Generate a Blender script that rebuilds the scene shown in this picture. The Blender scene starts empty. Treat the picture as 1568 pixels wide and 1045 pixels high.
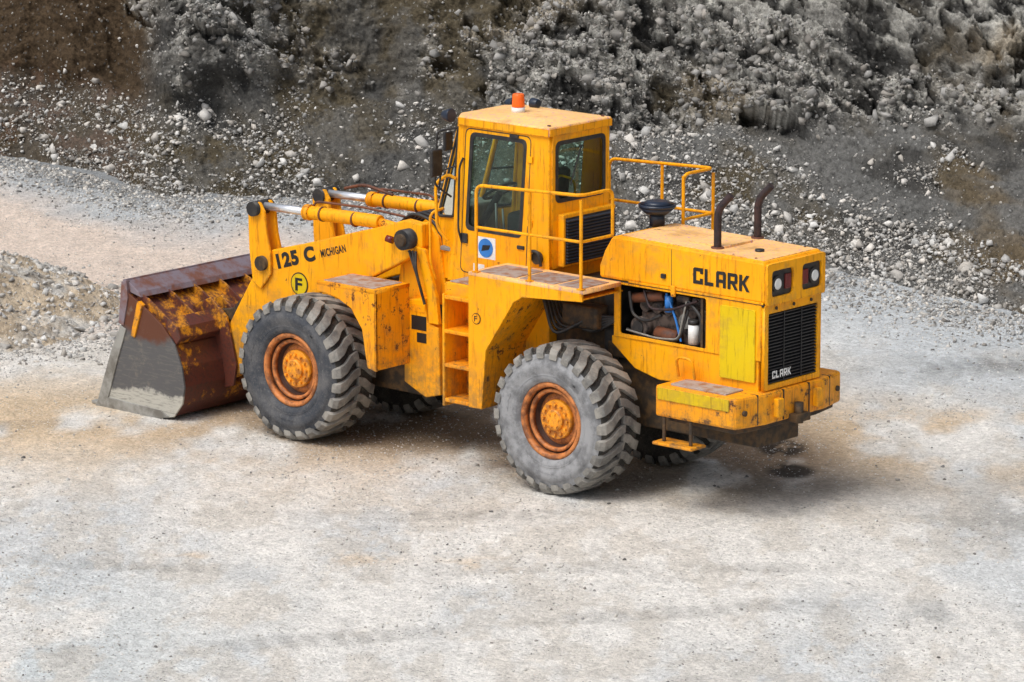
import bpy, bmesh, math, random
import numpy as np
from mathutils import Vector, Matrix
random.seed(7); rng=np.random.default_rng(11)
scene=bpy.context.scene
COL=scene.collection
# ------------------------------------------------------------------ camera
TH=math.radians(41.0); PH=math.radians(12.1)
R_=Vector((math.cos(TH),math.sin(TH),0)); FH=Vector((-math.sin(TH),math.cos(TH),0))
F_=FH*math.cos(PH)-Vector((0,0,1))*math.sin(PH)
U_=FH*math.sin(PH)+Vector((0,0,1))*math.cos(PH)
CAMP=Vector((31.03,-37.47,11.94))
cam=bpy.data.cameras.new("camera"); camo=bpy.data.objects.new("camera",cam); COL.objects.link(camo)
M=Matrix((R_,U_,-F_)).transposed().to_4x4(); M.translation=CAMP
camo.matrix_world=M; cam.lens=160.7; cam.sensor_width=36; cam.clip_start=1; cam.clip_end=3000
scene.camera=camo
scene.view_settings.view_transform='Standard'; scene.view_settings.look='None'; scene.view_settings.exposure=0
# ------------------------------------------------------------------ light (overcast)
SUNAZ=Vector((-0.10,-0.80)).normalized(); EL=math.radians(58)
w=bpy.data.worlds.new("World"); scene.world=w; w.use_nodes=True
nt=w.node_tree; bg=nt.nodes['Background']
sky=nt.nodes.new('ShaderNodeTexSky'); sky.sky_type='NISHITA'; sky.sun_disc=False
sky.sun_elevation=EL; sky.sun_rotation=math.atan2(SUNAZ.x,SUNAZ.y); sky.dust_density=5; sky.air_density=1.0; sky.ozone_density=1
hs=nt.nodes.new('ShaderNodeHueSaturation'); hs.inputs['Saturation'].default_value=0.5
nt.links.new(sky.outputs[0],hs.inputs['Color']); nt.links.new(hs.outputs[0],bg.inputs[0]); bg.inputs[1].default_value=0.15
sl=bpy.data.lights.new("sun",'SUN'); sl.energy=1.5; sl.angle=math.radians(32); sl.color=(1,0.985,0.955)
so=bpy.data.objects.new("sun",sl); COL.objects.link(so)
sd=Vector((SUNAZ.x*math.cos(EL),SUNAZ.y*math.cos(EL),math.sin(EL)))
so.rotation_euler=sd.to_track_quat('Z','Y').to_euler()
# ------------------------------------------------------------------ material helpers
def newmat(name):
    m=bpy.data.materials.new(name); m.use_nodes=True
    return m,m.node_tree,m.node_tree.nodes['Principled BSDF']
class N:
    def __init__(s,nt): s.nt=nt
    def n(s,t,**k):
        x=s.nt.nodes.new(t)
        for a,b in k.items(): setattr(x,a,b)
        return x
    def l(s,a,b): s.nt.links.new(a,b)
    def coord(s,scale=(1,1,1)):
        t=s.n('ShaderNodeTexCoord'); mp=s.n('ShaderNodeMapping'); mp.inputs['Scale'].default_value=scale
        s.l(t.outputs['Object'],mp.inputs['Vector']); return mp.outputs[0]
    def noise(s,v,scale,detail=6,rough=.6):
        x=s.n('ShaderNodeTexNoise'); x.inputs['Scale'].default_value=scale; x.inputs['Detail'].default_value=detail; x.inputs['Roughness'].default_value=rough
        s.l(v,x.inputs['Vector']); return x.outputs['Fac']
    def ramp(s,f,a,b,va=0,vb=1):
        x=s.n('ShaderNodeMapRange'); x.interpolation_type='SMOOTHSTEP'
        x.inputs['From Min'].default_value=a; x.inputs['From Max'].default_value=b
        x.inputs['To Min'].default_value=va; x.inputs['To Max'].default_value=vb
        s.l(f,x.inputs['Value']); return x.outputs[0]
    def math(s,op,a,b):
        x=s.n('ShaderNodeMath',operation=op)
        for i,q in enumerate((a,b)):
            if isinstance(q,(int,float)): x.inputs[i].default_value=q
            else: s.l(q,x.inputs[i])
        return x.outputs[0]
    def mix(s,f,a,b,mode='MIX'):
        x=s.n('ShaderNodeMix',data_type='RGBA',blend_type=mode)
        if isinstance(f,(int,float)): x.inputs[0].default_value=f
        else: s.l(f,x.inputs[0])
        for i,q in ((6,a),(7,b)):
            if isinstance(q,tuple): x.inputs[i].default_value=(*q[:3],1)
            else: s.l(q,x.inputs[i])
        return x.outputs[2]
    def bump(s,h,strength,dist,bsdf):
        b=s.n('ShaderNodeBump'); b.inputs['Strength'].default_value=strength; b.inputs['Distance'].default_value=dist
        s.l(h,b.inputs['Height']); s.l(b.outputs[0],bsdf.inputs['Normal']); return b
def paint(name,base,rust=.5,dust=.25,rough=.45,rustcol=(.16,.05,.018),edge=True):
    m,nt,b=newmat(name); g=N(nt); c=g.coord(); cs=g.coord((9,9,.8))
    big=g.noise(c,1.3,4); fine=g.noise(c,9,8,.7); fine2=g.noise(c,38,5,.7); st=g.noise(cs,3,7,.7); blo=g.noise(c,3.1,6,.65)
    dk=(base[0]*.48,base[1]*.38,base[2]*2)
    col=g.mix(g.ramp(big,.35,.7),base,(base[0]*.95,base[1]*.85,base[2]*.8))
    col=g.mix(g.ramp(st,.51,.68,0,.8),col,dk)
    col=g.mix(g.ramp(blo,.52,.68,0,.45),col,(.42,.22,.05))
    col=g.mix(g.ramp(fine,.48,.78,0,dust),col,(.36,.25,.12))
    r1=g.ramp(g.math('ADD',g.math('MULTIPLY',fine,.75),g.math('MULTIPLY',fine2,.25)),.66-.13*rust,.72-.12*rust)
    if edge:
        bv=g.n('ShaderNodeBevel'); bv.samples=3; bv.inputs['Radius'].default_value=.022
        geo=g.n('ShaderNodeNewGeometry'); d=g.n('ShaderNodeVectorMath',operation='DOT_PRODUCT')
        g.l(bv.outputs[0],d.inputs[0]); g.l(geo.outputs['Normal'],d.inputs[1])
        e=g.ramp(d.outputs['Value'],.985,.9)
        e=g.math('MULTIPLY',e,g.ramp(fine,.45,.58,0,.95*min(1,rust+.4)))
        r1=g.math('MAXIMUM',r1,e)
    rc=g.mix(g.ramp(fine2,.3,.7),rustcol,tuple(x*.45 for x in rustcol))
    col=g.mix(r1,col,rc)
    sx=g.n('ShaderNodeSeparateXYZ'); g.l(c,sx.inputs[0])
    low=g.math('MULTIPLY',g.ramp(sx.outputs[2],1.7,.7),g.ramp(fine,.35,.62,.10,.68))
    col=g.mix(low,col,(.19,.12,.055))
    g.l(col,b.inputs['Base Color']); b.inputs['Specular IOR Level'].default_value=.26
    g.l(g.ramp(fine,.3,.8,rough-.08,rough+.25),b.inputs['Roughness'])
    g.bump(fine2,.12,.01,b)
    return m
def simple(name,base,rough=.6,metal=0,var=.35,scale=12,bump=.2,c2=None,lo=.4,hi=.65):
    m,nt,b=newmat(name); g=N(nt); c=g.coord(); f=g.noise(c,scale,7,.65)
    c2=c2 or tuple(x*(1-var) for x in base)
    g.l(g.mix(g.ramp(f,lo,hi),base,c2),b.inputs['Base Color']); b.inputs['Roughness'].default_value=rough; b.inputs['Metallic'].default_value=metal
    g.bump(g.noise(c,scale*4,5,.7),bump,.01,b); return m
YEL=(1.0,.44,.002)
m_y=paint("yellow_paint",YEL,.36,.14)
m_yr=paint("yellow_paint_worn",(.98,.39,.004),.88,.32)
m_pale=paint("yellow_paint_pale",(1.0,.60,.22),.42,.3)  # paler, less saturated yellow for the upward-facing panels
m_green=paint("yellow_paint_replacement",(.74,.53,.004),.12,.12)
m_plate=simple("walkway_plate",(.36,.32,.30),.6,0,.4,9,.3,(.28,.13,.07))
m_rust=simple("rusty_steel",(.17,.055,.022),.65,.0,.5,7,.3,(.07,.03,.02))
m_rustp=simple("purple_worn_steel",(.23,.19,.22),.5,.2,.5,5,.2,(.20,.08,.05))
m_steel=simple("worn_steel",(.36,.36,.34),.45,.3,.4,3,.2,(.17,.16,.14))
m_chrome=simple("chrome_rod",(.92,.93,.95),.3,.85,.08,5,.0)
m_black=simple("black_parts",(.014,.014,.016),.5,0,.3,9,.2,(.04,.036,.032))
m_grill=simple("black_louvre",(.022,.022,.024),.5,0,.3,9,.1)
m_louv=simple("bluegrey_louvre",(.03,.038,.055),.5,0,.4,9,.1)
m_dark=simple("greasy_frame",(.028,.020,.013),.7,0,.5,8,.3,(.10,.055,.02))
m_engine=simple("engine_iron",(.16,.12,.10),.5,.3,.6,12,.4,(.035,.03,.03))
m_exh=simple("exhaust_rust",(.018,.011,.013),.6,0,.5,14,.3,(.045,.02,.02))
m_rim=simple("rim_orange_rust",(.60,.21,.055),.6,0,.4,10,.25,(.20,.07,.025))
m_rimd=simple("rim_dark",(.07,.03,.02),.7,0,.4,10,.3)
m_hub=simple("hub_paint",(.92,.36,.015),.55,0,.4,11,.3,(.40,.14,.025))
m_white=simple("white_part",(.78,.78,.76),.4,0,.15,9,.05)
m_blue=simple("blue_part",(.03,.2,.6),.4,0,.2,9,.05)
m_red=simple("red_lens",(.16,.015,.012),.2,0,.2,9,.0)
m_orange=simple("orange_lens",(.95,.15,.008),.25,0,.1,9,.0)
m_letter=simple("black_lettering",(.010,.010,.010),.6,0,.2,20,.0,(.04,.03,.015),.6,.75)
m_bluegr=simple("dark_blue_plastic",(.012,.022,.045),.35,0,.3,9,.0)
m_seat=simple("seat_vinyl",(.10,.10,.10),.6,0,.3,9,.1)
m_trim=simple("cab_lining",(.30,.29,.26),.7,0,.3,9,.1)
def rubber(name,a,b2,lo,hi):
    m,nt,b=newmat(name); g=N(nt); c=g.coord(); f=g.noise(c,3.5,8,.7)
    f2=g.noise(c,45,4,.7)
    col=g.mix(g.ramp(f,lo,hi),a,b2); col=g.mix(g.ramp(f2,.5,.8,0,.35),col,(.33,.31,.27))
    g.l(col,b.inputs['Base Color']); b.inputs['Roughness'].default_value=.8; g.bump(f2,.25,.01,b); return m
m_tyf=rubber("tyre_rubber",(.036,.042,.054),(.11,.11,.114),.40,.68)
m_tyr=rubber("tyre_rubber_dusty",(.30,.305,.315),(.15,.153,.16),.42,.62)
m_lug=rubber("tyre_tread_rubber",(.13,.127,.12),(.30,.285,.255),.38,.62)
m_gro=rubber("tyre_groove",(.016,.016,.016),(.06,.055,.045),.4,.66)
def glassmat():
    m=bpy.data.materials.new("cab_glass"); m.use_nodes=True; nt=m.node_tree; g=N(nt)
    for n in list(nt.nodes): nt.nodes.remove(n)
    o=g.n('ShaderNodeOutputMaterial'); t=g.n('ShaderNodeBsdfTransparent'); t.inputs[0].default_value=(.62,.78,.73,1)
    gl=g.n('ShaderNodeBsdfGlossy'); gl.inputs['Roughness'].default_value=.03; gl.inputs[0].default_value=(.8,.9,.88,1)
    fr=g.n('ShaderNodeFresnel'); fr.inputs[0].default_value=1.5
    mx=g.n('ShaderNodeMixShader'); g.l(fr.outputs[0],mx.inputs[0]); g.l(t.outputs[0],mx.inputs[1]); g.l(gl.outputs[0],mx.inputs[2]); g.l(mx.outputs[0],o.inputs[0])
    return m
m_glass=glassmat()
# ------------------------------------------------------------------ mesh helpers
loader=bpy.data.objects.new("wheel_loader",None); COL.objects.link(loader)
def add(name,me,mat,smooth=False,bevel=0,parent=loader):
    o=bpy.data.objects.new(name,me); COL.objects.link(o); o.parent=parent
    if mat is not None:
        me.materials.clear(); me.materials.append(mat)
    if smooth:
        for p in me.polygons: p.use_smooth=True
    if bevel:
        b=o.modifiers.new("bevel",'BEVEL'); b.width=bevel; b.segments=2; b.limit_method='ANGLE'; b.angle_limit=math.radians(35)
    return o
def bm2me(bm,name):
    bmesh.ops.recalc_face_normals(bm,faces=bm.faces); me=bpy.data.meshes.new(name); bm.to_mesh(me); bm.free(); return me
def box(name,x0,x1,y0,y1,z0,z1,mat,bevel=.012,rot=None):
    bm=bmesh.new(); bmesh.ops.create_cube(bm,size=1)
    for v in bm.verts: v.co=Vector((x0+(v.co.x+.5)*(x1-x0),y0+(v.co.y+.5)*(y1-y0),z0+(v.co.z+.5)*(z1-z0)))
    if rot:
        c=Vector(((x0+x1)/2,(y0+y1)/2,(z0+z1)/2)); bmesh.ops.rotate(bm,verts=bm.verts,cent=c,matrix=Matrix.Rotation(rot[0],3,rot[1]))
    return add(name,bm2me(bm,name),mat,False,bevel)
def prism(name,pts,y0,y1,mat,bevel=.01,axis='y'):
    bm=bmesh.new()
    def P(a,b,t): return (a,t,b) if axis=='y' else ((t,a,b) if axis=='x' else (a,b,t))
    A=[bm.verts.new(P(a,b,y0)) for a,b in pts]; B=[bm.verts.new(P(a,b,y1)) for a,b in pts]
    bm.faces.new(A); bm.faces.new(B)
    n=len(pts)
    for i in range(n): bm.faces.new((A[i],A[(i+1)%n],B[(i+1)%n],B[i]))
    return add(name,bm2me(bm,name),mat,False,bevel)
def strip(name,pts,y0,y1,th,mat):
    """bent sheet following xz polyline"""
    bm=bmesh.new(); rows=[]
    for i,(x,z) in enumerate(pts):
        a=Vector(pts[max(0,i-1)]); b=Vector(pts[min(len(pts)-1,i+1)]); t=(b-a).normalized(); n=Vector((-t.y,t.x))*th
        rows.append([bm.verts.new((x,y0,z)),bm.verts.new((x,y1,z)),bm.verts.new((x+n.x,y1,z+n.y)),bm.verts.new((x+n.x,y0,z+n.y))])
    for a,b in zip(rows,rows[1:]):
        for k in range(4): bm.faces.new((a[k],a[(k+1)%4],b[(k+1)%4],b[k]))
    bm.faces.new(rows[0]); bm.faces.new(rows[-1])
    return add(name,bm2me(bm,name),mat)
def cyl(name,p,q,r,mat,r2=None,seg=24,bevel=0,smooth=True):
    p=Vector(p);q=Vector(q);d=q-p; bm=bmesh.new()
    bmesh.ops.create_cone(bm,cap_ends=True,segments=seg,radius1=r,radius2=r if r2 is None else r2,depth=d.length)
    bm.transform(Matrix.Translation((p+q)/2)@d.to_track_quat('Z','Y').to_matrix().to_4x4())
    me=bm2me(bm,name)
    for f in me.polygons: f.use_smooth=len(f.vertices)==4 and smooth
    return add(name,me,mat,False,bevel)
def c2m(cu,mat4,name):
    o=bpy.data.objects.new("tmp",cu); COL.objects.link(o); dg=bpy.context.evaluated_depsgraph_get(); dg.update()
    me=bpy.data.meshes.new_from_object(o.evaluated_get(dg)); me.name=name; me.transform(mat4)
    bpy.data.objects.remove(o); return me
def tube(name,pts,r,mat,fillet=.08,cyc=False):
    P=[Vector(p) for p in pts]; out=[]
    n=len(P)
    for i,p in enumerate(P):
        if (not cyc) and i in(0,n-1) or fillet==0: out.append(p); continue
        a=P[i-1]; b=P[(i+1)%n]; la=(a-p).length; lb=(b-p).length; f=min(fillet,la*.45,lb*.45)
        s=p+(a-p).normalized()*f; e=p+(b-p).normalized()*f
        for k in range(6):
            t=k/5; out.append((1-t)**2*s+2*t*(1-t)*p+t*t*e)
    cu=bpy.data.curves.new(name,'CURVE'); cu.dimensions='3D'; sp=cu.splines.new('POLY'); sp.points.add(len(out)-1)
    for k,p in enumerate(out): sp.points[k].co=(*p,1)
    sp.use_cyclic_u=cyc; cu.bevel_depth=r; cu.bevel_resolution=3; cu.use_fill_caps=True
    me=c2m(cu,Matrix.Identity(4),name); return add(name,me,mat,True)
def plane_m(kind,off):
    if kind=='side': return Matrix(((1,0,0,0),(0,0,-1,off),(0,1,0,0),(0,0,0,1)))
    if kind=='rear': return Matrix(((0,0,1,off),(1,0,0,0),(0,1,0,0),(0,0,0,1)))
    return Matrix.Translation((0,0,off))
def rnd(poly,r):
    out=[];n=len(poly)
    for i in range(n):
        p=Vector(poly[i]);a=Vector(poly[i-1]);b=Vector(poly[(i+1)%n]); f=min(r,(a-p).length*.45,(b-p).length*.45)
        s=p+(a-p).normalized()*f; e=p+(b-p).normalized()*f
        for k in range(5):
            t=k/4; out.append(tuple((1-t)**2*s+2*t*(1-t)*p+t*t*e))
    return out
def plate(name,outer,holes,kind,off,th,mat,bev=.004):
    cu=bpy.data.curves.new(name,'CURVE'); cu.dimensions='2D'; cu.fill_mode='BOTH'
    for poly in [outer]+holes:
        sp=cu.splines.new('POLY'); sp.points.add(len(poly)-1)
        for k,p in enumerate(poly): sp.points[k].co=(p[0],p[1],0,1)
        sp.use_cyclic_u=True
    cu.extrude=th/2; cu.bevel_depth=bev; cu.bevel_resolution=1; cu.offset=-bev
    return add(name,c2m(cu,plane_m(kind,off),name),mat)
def flat(name,poly,kind,off,mat):
    bm=bmesh.new(); bm.faces.new([bm.verts.new((a,b,0)) for a,b in poly]); bm.transform(plane_m(kind,off))
    me=bpy.data.meshes.new(name); bm.to_mesh(me); bm.free(); return add(name,me,mat)
def text(name,body,x0,z0,width,height,kind,off,mat,ang=0,bold=.012):
    cu=bpy.data.curves.new(name,'FONT'); cu.body=body; cu.size=1; cu.extrude=0; cu.offset=bold; cu.space_character=1.12
    me=c2m(cu,Matrix.Identity(4),name); co=np.array([v.co[:] for v in me.vertices]); mn=co.min(0); mx=co.max(0)
    S=Matrix.Diagonal((width/(mx[0]-mn[0]),height/(mx[1]-mn[1]),1,1))@Matrix.Translation((-mn[0],-mn[1],0))
    me.transform(plane_m(kind,off)@Matrix.Translation((x0,z0,0))@Matrix.Rotation(ang,4,'Z')@S)
    return add(name,me,mat)
def disc(name,c,r,kind,off,mat,th=.004):
    pts=[(c[0]+r*math.cos(t*math.tau/32),c[1]+r*math.sin(t*math.tau/32)) for t in range(32)]
    return plate(name,pts,[],kind,off,th,mat,0)
def block_letters(name,x0,z0,W,H,kind,off,mat,ang=0):
    t=.30
    L={'C':[[(0,0),(1,0),(1,.36),(1-t,.36),(1-t,.22),(t,.22),(t,.78),(1-t,.78),(1-t,.64),(1,.64),(1,1),(.12,1),(0,.9)]],
       'L':[[(0,0),(.9,0),(.9,.22),(t,.22),(t,1),(0,1)]],
       'A':[[(0,0),(t,0),(t,.3),(1-t,.3),(1-t,0),(1,0),(1,.88),(.88,1),(.12,1),(0,.88)],[(t,.5),(1-t,.5),(1-t,.8),(t,.8)]],
       'R':[[(0,0),(t,0),(t,.34),(.42,.34),(.72,0),(1.06,0),(.74,.36),(1,.42),(1,.9),(.9,1),(0,1)],[(t,.54),(1-t,.54),(1-t,.8),(t,.8)]],
       'K':[[(0,0),(t,0),(t,.36),(.36,.42),(.74,0),(1.08,0),(.6,.53),(1.04,1),(.7,1),(.36,.62),(t,.62),(t,1),(0,1)]]}
    w=W/5.7; cu=bpy.data.curves.new(name,'CURVE'); cu.dimensions='2D'; cu.fill_mode='BOTH'
    for i,ch in enumerate("CLARK"):
        for poly in L[ch]:
            sp=cu.splines.new('POLY'); sp.points.add(len(poly)-1)
            for k,(a,b) in enumerate(poly): sp.points[k].co=(i*w*1.17+a*w,b*H,0,1)
            sp.use_cyclic_u=True
    me=c2m(cu,plane_m(kind,off)@Matrix.Translation((x0,z0,0)),name); return add(name,me,mat)
# ------------------------------------------------------------------ wheels
RT=.82
def wheel(cx,side,rub,nm,ph=0):
    e=bpy.data.objects.new(nm,None); COL.objects.link(e); e.parent=loader
    cy=.875*side
    def spin(name,prof,mat,seg=96,smooth=True,closed=False):
        bm=bmesh.new(); rows=[]
        for i in range(seg):
            a=math.tau*i/seg; rows.append([bm.verts.new((cx+r*math.cos(a),cy+y*side,RT+r*math.sin(a))) for y,r in prof])
        m=len(prof)
        for i in range(seg):
            A=rows[i];B=rows[(i+1)%seg]
            for k in range(m-1 if not closed else m): bm.faces.new((A[k],A[(k+1)%m],B[(k+1)%m],B[k]))
        me=bm2me(bm,name); o=add(name,me,mat,smooth,0,e); return o
    spin("tyre_sidewall",[(.24,.40),(.262,.425),(.285,.44),(.30,.47),(.306,.50),(.303,.505),(.318,.54),(.325,.60),(.322,.65),(.314,.655),(.310,.70),(.295,.735)],rub)
    spin("tyre_groove",[(.295,.735),(.26,.765),(.2,.778),(0,.78),(-.2,.778),(-.26,.765),(-.295,.735),(-.325,.6),(-.30,.47),(-.24,.40)],m_gro)
    spin("tyre_bead_ring",[(.306,.50),(.312,.506),(.306,.514)],rub)
    bm=bmesh.new(); n=26; pit=math.tau/n
    for sgn in (1,-1):
        for i in range(n):
            p0=pit*(i+(.5 if sgn<0 else 0))+ph+random.uniform(-.010,.010); wr=random.uniform(-.006,.002)
            st=[(-.015,0,.52,.822,.765),(.10,.05,.58,.822,.765),(.20,.15,.66,.818,.76),(.285,.20,.68,.800,.73),(.322,.215,.62,.752,.705),(.322,.22,.5,.70,.69)]
            rows=[]
            for y,sk,wd,rt,rb in st:
                c=p0+sk*side*1.0; h=pit*wd*.5*random.uniform(.95,1.05); rt=rt+(wr if rt>.79 else 0)
                rows.append([bm.verts.new((cx+r*math.cos(a),cy+y*sgn*side,RT+r*math.sin(a))) for a,r in ((c-h,rb),(c-h*.88,rt),(c+h*.88,rt),(c+h,rb))])
            for a,b in zip(rows,rows[1:]):
                for k in range(3): bm.faces.new((a[k],a[k+1],b[k+1],b[k]))
            bm.faces.new(rows[0]); bm.faces.new(rows[-1])
    add("tread_lugs",bm2me(bm,"tread_lugs"),m_lug,False,.007,e)
    for k,(a0,txt) in enumerate(((.9,"EARTHMOVER"),(2.9,"26.5-25"),(4.7,"TUBELESS"))):
        cu=bpy.data.curves.new("m",'FONT'); cu.body=txt; cu.size=.075; cu.extrude=.004; cu.offset=.001; cu.align_x='CENTER'
        me=c2m(cu,Matrix.Identity(4),"sidewall_marking")
        for v in me.vertices:
            a=a0-v.co.x/.6*(1); r=.565+v.co.y
            v.co=Vector((cx+r*math.cos(a)*(1),cy+(.322+v.co.z)*side,RT+r*math.sin(a)))
        add("sidewall_marking",me,rub,False,0,e)
    spin("rim_flange",[(.21,.36),(.262,.372),(.275,.39),(.275,.415),(.255,.428),(.22,.40)],m_rim,closed=True)
    spin("rim_gutter",[(.235,.375),(.20,.355),(.18,.35)],m_rimd)
    spin("rim_lock_ring",[(.18,.34),(.215,.345),(.222,.325),(.215,.305),(.17,.30)],m_rim,closed=True)
    spin("rim_well",[(.19,.31),(.13,.30),(.09,.27),(.085,.22)],m_rimd)
    spin("rim_disc",[(.10,.29),(.13,.255),(.135,.225),(.13,.19),(.10,.18)],m_rim)
    spin("hub_flange",[(.10,.215),(.17,.215),(.185,.205),(.185,.12),(.215,.115),(.225,.10),(.225,.0001)],m_hub,48,False)
    bm=bmesh.new()
    for i in range(12):
        a=math.tau*i/12
        T=Matrix.Translation((cx+.165*math.cos(a),cy+.195*side,RT+.165*math.sin(a)))@Matrix.Rotation(math.pi/2,4,'X')
        bmesh.ops.create_cone(bm,cap_ends=True,segments=6,radius1=.02,radius2=.018,depth=.035,matrix=T)
    for i in range(6):
        a=math.tau*i/6+.2
        T=Matrix.Translation((cx+.075*math.cos(a),cy+.23*side,RT+.075*math.sin(a)))@Matrix.Rotation(math.pi/2,4,'X')
        bmesh.ops.create_cone(bm,cap_ends=True,segments=6,radius1=.014,radius2=.013,depth=.02,matrix=T)
    add("wheel_bolts",bm2me(bm,"wheel_bolts"),m_hub,False,0,e)
XF=-3.853
wheel(0,-1,m_tyr,"rear_left_wheel"); wheel(0,1,m_tyf,"rear_right_wheel")
wheel(XF,-1,m_tyf,"front_left_wheel",.07); wheel(XF,1,m_tyf,"front_right_wheel",.1)
cyl("rear_axle",(0,-.8,RT),(0,.8,RT),.16,m_dark); cyl("front_axle",(XF,-.8,RT),(XF,.8,RT),.16,m_dark)
# ------------------------------------------------------------------ rear frame, hood
box("rear_chassis",-1.85,2.2,-.36,.36,.72,1.45,m_dark,.02)
prism("chassis_rail",[(.30,1.70),(2.30,1.70),(2.30,1.36),(.95,1.30),(.62,1.38),(.30,1.62)],-.485,-.44,m_y); prism("chassis_rail_right",[(.30,1.70),(2.30,1.70),(2.30,1.36),(.95,1.30),(.62,1.38),(.30,1.62)],.44,.485,m_y)
box("engine_bay_floor",.2,2.2,-.43,.43,1.45,1.62,m_dark); box("engine_bay_back",.3,2.2,.1,.14,1.6,2.3,m_black); box("engine_bulkhead",.14,.30,-.42,.42,1.40,2.31,m_black)
box("transmission_housing",-.60,.14,-.36,.40,1.40,2.16,m_dark,.03)
for sgn,nm in((-1,"left"),(1,"right")):
    plate("hood_side_"+nm,[(.34,1.70),(2.34,1.70),(2.34,2.30),(.34,2.30)],[rnd([(.42,1.74),(1.60,1.70+.03),(1.60,2.275),(.42,2.275)],.03)],'side',.485*sgn,.02,m_y)
plate("side_access_panel",rnd([(1.80,1.46),(2.27,1.46),(2.27,2.24),(1.80,2.24)],.02),[],'side',-.503,.014,m_green)
prism("hood_upper",[(.13,2.31),(2.38,2.31),(2.385,2.70),(2.36,2.765),(.40,2.80),(.30,2.78),(.20,2.62),(.13,2.45)],-.5,.5,m_y,.035)
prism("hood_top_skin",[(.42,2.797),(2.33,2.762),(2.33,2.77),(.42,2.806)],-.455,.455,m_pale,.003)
box("hood_seam",.15,2.37,-.497,.497,2.285,2.312,m_black,0)
prism("hood_drip_lip",[(.55,2.31),(2.37,2.31),(2.37,2.335),(.55,2.335)],-.512,-.499,m_y,.003)
box("hood_panel_joint",1.13,1.136,-.5025,.5025,2.34,2.74,m_black,0)
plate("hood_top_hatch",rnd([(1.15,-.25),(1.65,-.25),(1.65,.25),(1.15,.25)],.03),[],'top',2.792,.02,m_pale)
for x in(.6,.9,1.9,2.2):
    for y in(-.42,.42): cyl("hood_bolt",(x,y,2.78),(x,y,2.805-.017*(x-.4)),.014,m_rust,None,8)
# rear face
plate("lamp_panel",rnd([(-.497,2.30),(.497,2.30),(.497,2.74),(-.497,2.74)],.03),[rnd([(-.42,2.38),(-.06,2.38),(-.06,2.66),(-.42,2.66)],.05),rnd([(.10,2.38),(.43,2.38),(.43,2.66),(.10,2.66)],.05)],'rear',2.40,.03,m_y)
for y in(-.24,.265):
    box("lamp_recess",2.385,2.392,y-.2,y+.2,2.36,2.68,m_black,0)
    yy=y-.07 if y<0 else y+.06
    cyl("lamp_bezel",(2.39,yy,2.51),(2.412,yy,2.51),.088,m_black); cyl("lamp_lens",(2.41,yy,2.51),(2.418,yy,2.51),.066,m_white,.045)
    yy=y+.11 if y<0 else y-.1
    box("marker_lens",2.39,2.41,yy-.05,yy+.05,2.44,2.60,m_red,.006)
plate("grill_frame",[(-.485,1.38),(.485,1.38),(.485,2.30),(-.485,2.30)],[rnd([(-.42,1.44),(.42,1.44),(.42,2.20),(-.42,2.20)],.02)],'rear',2.355,.04,m_y)
box("grill_back",2.30,2.32,-.43,.43,1.42,2.22,m_black,0)
for i in range(22):
    z=1.455+i*.0345
    box("grill_slat",2.325,2.372,-.418,.418,z,z+.012,m_grill,.002,(math.radians(20),'Y'))
block_letters("rear_lettering",-.36,1.50,.32,.08,'rear',2.387,m_white)
for y in(-.15,.15): box("grill_stay",2.372,2.378,y-.006,y+.006,1.45,2.2,m_grill,0)
for y in(-.3,0,.3): cyl("grill_bolt",(2.37,y,2.25),(2.392,y,2.25),.018,m_dark)
block_letters("side_lettering",1.43,2.42,.75,.175,'side',-.5055,m_letter)
plate("hood_latch",rnd([(1.00,2.42),(1.06,2.42),(1.06,2.47),(1.00,2.47)],.01),[],'side',-.51,.02,m_black)
box("hood_latch_low",1.14,1.2,-.53,-.5,2.24,2.36,m_yr)
# bumper / counterweight
bp=[(1.26,-.92),(2.30,-.92),(2.34,-.90),(2.43,-.5),(2.43,.5),(2.34,.90),(2.30,.92),(1.26,.92)]
prism("counterweight",bp,1.03,1.37,m_yr,.03,'z')
prism("counterweight_skirt",[(1.35,-.8),(2.28,-.85),(2.36,-.45),(2.36,.45),(2.28,.85),(1.35,.8)],.97,1.035,m_dark,.01,'z')
plate("rear_step_plate",rnd([(1.40,-.84),(2.16,-.86),(2.16,-.55),(1.40,-.55)],.02),[],'top',1.377,.014,m_plate)
plate("side_cap_panel",rnd([(1.30,1.22),(2.26,1.22),(2.26,1.35),(1.30,1.35)],.01),[],'side',-.925,.008,m_green)
for y in(-.62,-.22,.22,.62): box("bumper_joint",2.30,2.44 if abs(y)<.5 else 2.405,y-.006,y+.006,1.05,1.372,m_black,0)
for y in(-.34,.34): box("tow_lug",2.42,2.50,y-.05,y+.05,1.10,1.30,m_y)
cyl("tow_pin",(2.47,0,.98),(2.47,0,1.20),.05,m_dark); box("tow_hitch",2.40,2.54,-.12,.12,1.0,1.09,m_dark)
for y in(-.8,.8): cyl("bumper_bolt",(2.34,y,1.2),(2.385,y,1.2),.03,m_dark)
box("boarding_step",1.26,1.80,-.97,-.72,.73,.765,m_yr)
for x in(1.36,1.72): box("step_hanger",x-.02,x+.02,-.90,-.87,.76,1.04,m_dark)
tube("rear_grab",[(1.28,-.55,1.40),(1.28,-.6,1.62),(1.5,-.6,1.62),(1.5,-.55,1.40)],.016,m_y)
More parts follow.
